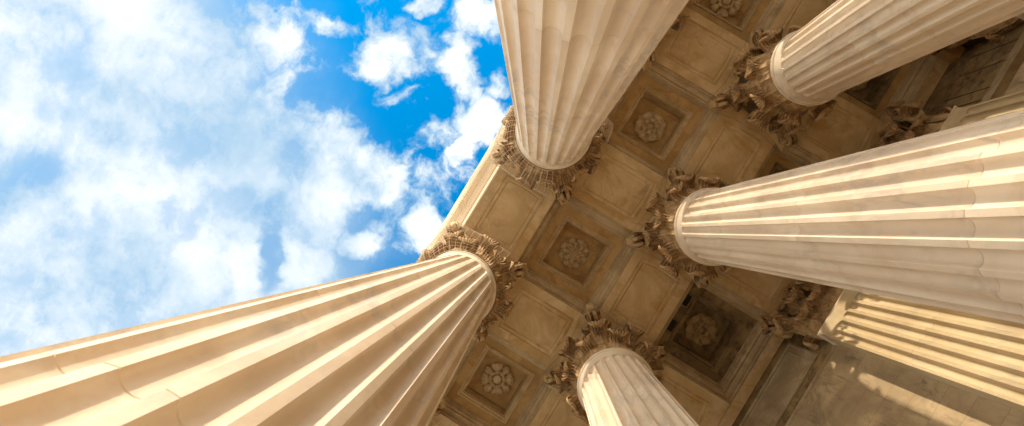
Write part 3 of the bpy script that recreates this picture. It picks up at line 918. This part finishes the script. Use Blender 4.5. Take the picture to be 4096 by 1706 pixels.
COF = [(0, 0, 'lotus', 'middle coffer, its rosette of eight smooth petals ringed by small berry clusters', 0.1),
       (1, 0, 'leafy', 'coffer right of the top centre column, its rosette of wide ruffled leaf petals', 0.3),
       (2, 0, 'daisy', 'coffer cut by the top edge, its rosette ringed by swirling leaves', 0.5),
       (-1, 0, 'daisy', 'coffer at the bottom beside the lower left column, rosette of alternating smooth and carved petals', 0.25),
       (0, 1, 'leafy', 'darkest coffer, with two black vent slots and a ruffled rosette, beside the wall', 0.0),
       (1, 1, 'lotus', 'coffer hidden behind the thick right hand column', 0.0),
       (2, 1, 'leafy', 'dark coffer near the upper right corner under the shaded column', 0.2),
       (-1, 1, 'daisy', 'coffer by the wall beyond the bottom edge', 0.0), (3, 0, 'lotus', 'front coffer beyond the top right', 0.0), (3, 1, 'daisy', 'rear coffer beyond the top right corner', 0.0)]
for i, j, kind, lab, rr in COF:
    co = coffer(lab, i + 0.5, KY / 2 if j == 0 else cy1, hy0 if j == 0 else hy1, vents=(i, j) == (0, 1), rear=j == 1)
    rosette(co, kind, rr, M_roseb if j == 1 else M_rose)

# ------------------------------------------------------------------ wall
X0, X1 = -1.6, 4.35
wall = thing('marble_wall', 'inner wall of veined marble blocks behind the sunlit pilaster, with a thin stripe of sun', 'wall', loc=(0, YW, 0))
make('masonry', *box(X0, X1, 0, 0.45, 0, H1 - 0.006), M_wall, wall)
make('upper_masonry', *box(X0, X1, 0.003, 0.45, H1 - 0.0059, H2 + 0.6), M_shaded, wall)  # darker stone stands in for the shade high on the wall
def ropemould(x0, x1, z, r, y=0.0):
    n = 12; pitch = 0.0125
    m = int((x1 - x0) / pitch * 6)
    V = []; F = []
    for i in range(m + 1):
        x = x0 + (x1 - x0) * i / m
        for k in range(n + 1):
            a = pi / 2 + pi * k / n
            rr = r * (1 + 0.12 * sin(2 * pi * (x / pitch) + 2.2 * a))
            V.append((x, y + rr * cos(a), z + rr * sin(a)))
    for i in range(m):
        for k in range(n):
            a = i * (n + 1) + k; F.append((a, a + 1, a + n + 2, a + n + 1))
    return V, F
for i in (0, 1, 2, 3):
    xa, xb = (X0 if i == 0 else i + PW_ + 0.003), i + 1 - PW_ - 0.003
    if i == 2 or i == 3:
        V, F = join(box(xa, xb, -0.045, 0.002, H1 - 0.145, H1 - 0.115), box(xa, xb, -0.03, 0.002, H1 - 0.1148, H1 - 0.07), box(xa, xb, -0.018, 0.002, H1 - 0.0698, H1 - 0.02))
        make('string_moulding', V, F, M_wallp, wall)
        for xx in (xa + 0.12, xa + 0.20, xa + 0.37, xa + 0.50):
            make('block_joint', *box(xx, xx + 0.004, -0.0005, 0.002, H1 + 0.02, H1 + 0.40), M_cable, wall)
    else:
        make('rope_moulding', *ropemould(xa, xb, H1, 0.0125), M_wallp, wall)
        # sunken frieze panel between the capitals
        cx = (xa + xb) / 2; hx = (xb - xa) / 2 - 0.09
        zc_ = (H1 + H2) / 2 + 0.01; hz = 0.20
        seq = []
        for ins, y in ((0, 0.001), (0.0, -0.006), (0.006, -0.008), (0.014, -0.006), (0.018, 0.0), (0.05, 0.0005), (0.052, -0.004), (0.058, -0.004), (0.062, 0.0)):
            seq.append([(cx + sx * (hx - ins), y, zc_ + sz * (hz - ins)) for sx, sz in ((1, 1), (-1, 1), (-1, -1), (1, -1))])
        make('frieze_panel', *loops(seq), M_wallp, wall)
# beam along the wall carries the ceiling
wb = thing('wall_beam', 'narrow ceiling strip where the coffers meet the wall', 'ceiling beam', loc=(0, 0, H2))
make('soffit', *box(X0, X1, YP + 0.0225, YW - 0.001, 0.0, 0.3), M_soffit, wb)

# ------------------------------------------------------------------ outer entablature with cornice
ent = thing('entablature', 'outer entablature with smooth projecting cornice edging the sky, above the two front columns', 'entablature', loc=(0, 0, H2))
def extrude_x(prof, x0, x1):
    V = [(x0, y, z) for y, z in prof] + [(x1, y, z) for y, z in prof]; n = len(prof); F = []
    for k in range(n - 1): F.append((k, k + 1, n + k + 1, n + k))
    F.append(tuple(range(n))); F.append(tuple(n + k for k in range(n)))
    return V, F
arch = [(-HW - 0.0002, -0.002), (-HW - 0.010, -0.004), (-HW - 0.015, 0.002), (-HW - 0.015, 0.010), (-HW - 0.008, 0.014), (-HW - 0.008, 0.095), (-HW - 0.020, 0.097), (-HW - 0.020, 0.185), (-HW - 0.030, 0.188),
        (-HW - 0.030, 0.245), (-HW - 0.046, 0.262), (-HW - 0.052, 0.282), (-HW - 0.052, 0.297), (-HW - 0.0002, 0.297)]
make('architrave', *extrude_x(arch, X0, X1), M_cornice, ent, sharp=30)
make('frieze', *box(X0, X1, -HW - 0.028, -HW - 0.0002, 0.2975, 0.52), M_cornice, ent)
cor = [(-HW, 0.5205), (-HW - 0.045, 0.5205), (-HW - 0.065, 0.535), (-HW - 0.075, 0.55), (-HW - 0.090, 0.552), (-HW - 0.090, 0.585), (-HW - 0.125, 0.60), (-HW - 0.135, 0.612), (-HW - 0.178, 0.614), (-HW - 0.178, 0.655),
       (-HW - 0.186, 0.665), (-HW - 0.196, 0.672)] + [(-HW - 0.196 - 0.026 * (1 - cos(pi * k / 8)) / 2, 0.672 + 0.055 * k / 8) for k in range(1, 9)] + [(-HW - 0.222, 0.745), (-HW, 0.745)]
make('cornice', *extrude_x(cor, X0, X1), M_cornice, ent, sharp=30)
roof = thing('portico_roof', 'roof slab and parapet wall hidden above the coffered ceiling', 'roof', loc=(0, 0, H2))
make('slab', *box(X0, X1, -HW + 0.001, 4.0, 0.76, 0.95), M_cornice, roof)
make('end_wall', *box(X0 - 0.02, X0 - 0.001, -HW, YW, 0.0, 0.75), M_cornice, roof)
make('end_wall', *box(X1 + 0.001, X1 + 0.02, -HW, YW, 0.0, 0.75), M_cornice, roof)
st = thing('sky_blocker_wall', 'added unseen wall blocking sky light from the far end, beyond the upper right corner', 'wall', loc=(X1 + 0.03, 0, 0))  # added out of view to keep sky light off the right side
make('masonry', *box(0, 0.2, -HW, YW + 0.4, 0, H2 + 0.7), M_wall, st)  # body of the added sky blocker, out of view

# ------------------------------------------------------------------ bird netting
net = []
TH = 0.00045
def sagpt(x, t):
    # cord from the cornice lip down to the bottom edge of the architrave, bellying outwards a little
    y = -0.408 + (0.408 - 0.222) * t; z = H2 + 0.655 + (-0.655 - 0.006) * t
    y -= 0.010 * sin(pi * t) ; z -= 0.02 * sin(pi * t)
    return (x + 0.006 * sin(t * 3 + x * 9), y, z)
x = -0.55
while x < 1.75:
    net.append(tube([sagpt(x, k / 10) for k in range(11)], TH, 3)); x += 0.0165
for k in range(1, 16):
    t = k / 16
    net.append(tube([sagpt(-0.55 + 2.3 * q / 60, t) for q in range(61)], TH * 0.8, 3))
o = make('bird_netting', *join(*net), M_net, None)
tag(o, 'fine bird netting stretched from the cornice edge to the beam between the front columns', 'netting', 'bird netting on the front beam')
# flat netting under the outer soffit
net = []
zt = H2 - 0.006
x = 0.18
while x < 0.83:
    net.append(tube([(x, -0.215, zt), (x, -0.05, zt - 0.003), (x, 0.128, zt)], 0.00045, 3)); x += 0.0155
y = -0.20
while y < 0.13:
    net.append(tube([(0.15 + 0.7 * q / 8, y, zt - 0.002) for q in range(9)], 0.00045, 3)); y += 0.0155
net.append(tube([(0.20, 0.130, zt), (0.35, 0.133, zt - .001), (0.5, 0.130, zt), (0.7, 0.132, zt - .001), (0.80, 0.130, zt)], 0.0018, 4))
o = make('bird_netting', *join(*net), M_net, None)
tag(o, 'flat square netting fixed under the outer beam soffit beside the sky', 'netting', 'bird netting on the front beam')
# nets wrapped over the outer half of the two front capitals
for cx, lab in ((0, 'grid netting wrapped round the capital of the lower left column'), (1, 'grid netting wrapped round the capital of the top centre column')):
    net = []
    a0, a1 = radians(180), radians(385) if cx == 0 else radians(420)
    if cx == 1: a0 = radians(150)
    def cp(a, t):
        m4 = abs(cos(2 * (a)))           # 1 mid side, 0 corner
        rtop = 0.290 + 0.105 * (1 - m4) ** 1.5
        b = sin(pi * t) * 0.045
        r = 0.216 + (rtop - 0.216) * t ** 0.8 + b
        return (cx + r * cos(a), r * sin(a), H1 - 0.002 + (HC - 0.01) * t)
    na = int((a1 - a0) / 0.13)
    for k in range(na + 1):
        a = a0 + (a1 - a0) * k / na
        net.append(tube([cp(a, t / 10) for t in range(11)], 0.0008, 3))
    for k in range(0, 19):
        t = k / 18
        net.append(tube([cp(a0 + (a1 - a0) * q / 50, t) for q in range(51)], 0.0008, 3))
    o = make('bird_netting', *join(*net), M_net, None)
    tag(o, lab, 'netting', 'netting round the front capitals')

# ------------------------------------------------------------------ thin cables slung round the capitals
def cable(pts, r, label):
    o = make('cable', *tube(pts, r, 5), M_cable, None)
    tag(o, label, 'cable', 'dark cables along the ceiling')
for (i, j), lab in (((0, 1), 'thin dark wire slung round the capital of the bottom column'), ((1, 1), 'thin dark wire slung round the capital of the thick right hand column'),
                    ((2, 1), 'thin dark wire slung round the capital of the upper right column')):
    pts = []
    for q in range(0, 49):
        a = 2 * pi * q / 48
        # scalloped line just outside the abacus
        m = abs(cos(2 * a)) ; r = 0.262 + 0.16 * (1 - m) ** 1.5
        pts.append((i + r * cos(a), j * KY + r * sin(a), H2 - 0.004 - (0.010 if q % 6 == 3 else 0)))
    cable(pts, 0.0007, lab)
cable([(1.0 + 0.212 * cos(a), 0.212 * sin(a), H1 - 0.012 + 0.006 * sin(5 * a)) for a in [radians(80 + 5 * k) for k in range(56)]], 0.0015, 'cable tied round the top of the top centre column')
cable([(0.212 * cos(a), 0.212 * sin(a), H1 - 0.012 + 0.006 * sin(4 * a)) for a in [radians(-150 + 5 * k) for k in range(52)]], 0.0015, 'cable tied round the top of the lower left column')

# ------------------------------------------------------------------ ground
def struct(name, V, F, mat):
    o = make(name, V, F, mat); o['kind'] = 'structure'; return o
struct('portico_floor', *box(X0 - 0.5, X1 + 0.5, -0.70, YW, -0.3, 0.0), M_floor)
parts = []
for k in range(14):
    y0 = -0.70 - 0.085 * k
    parts.append(box(X0 - 0.5, X1 + 0.5, y0 - 0.085, y0 - 0.0005, -0.9, -0.04 * (k + 1)))
struct('steps', *join(*parts), M_floor)
g = 400.0
struct('plaza_ground', [(-g, -g, -0.5605), (g, -g, -0.5605), (g, g, -0.5605), (-g, g, -0.5605)], [(0, 1, 2, 3)], M_floor)
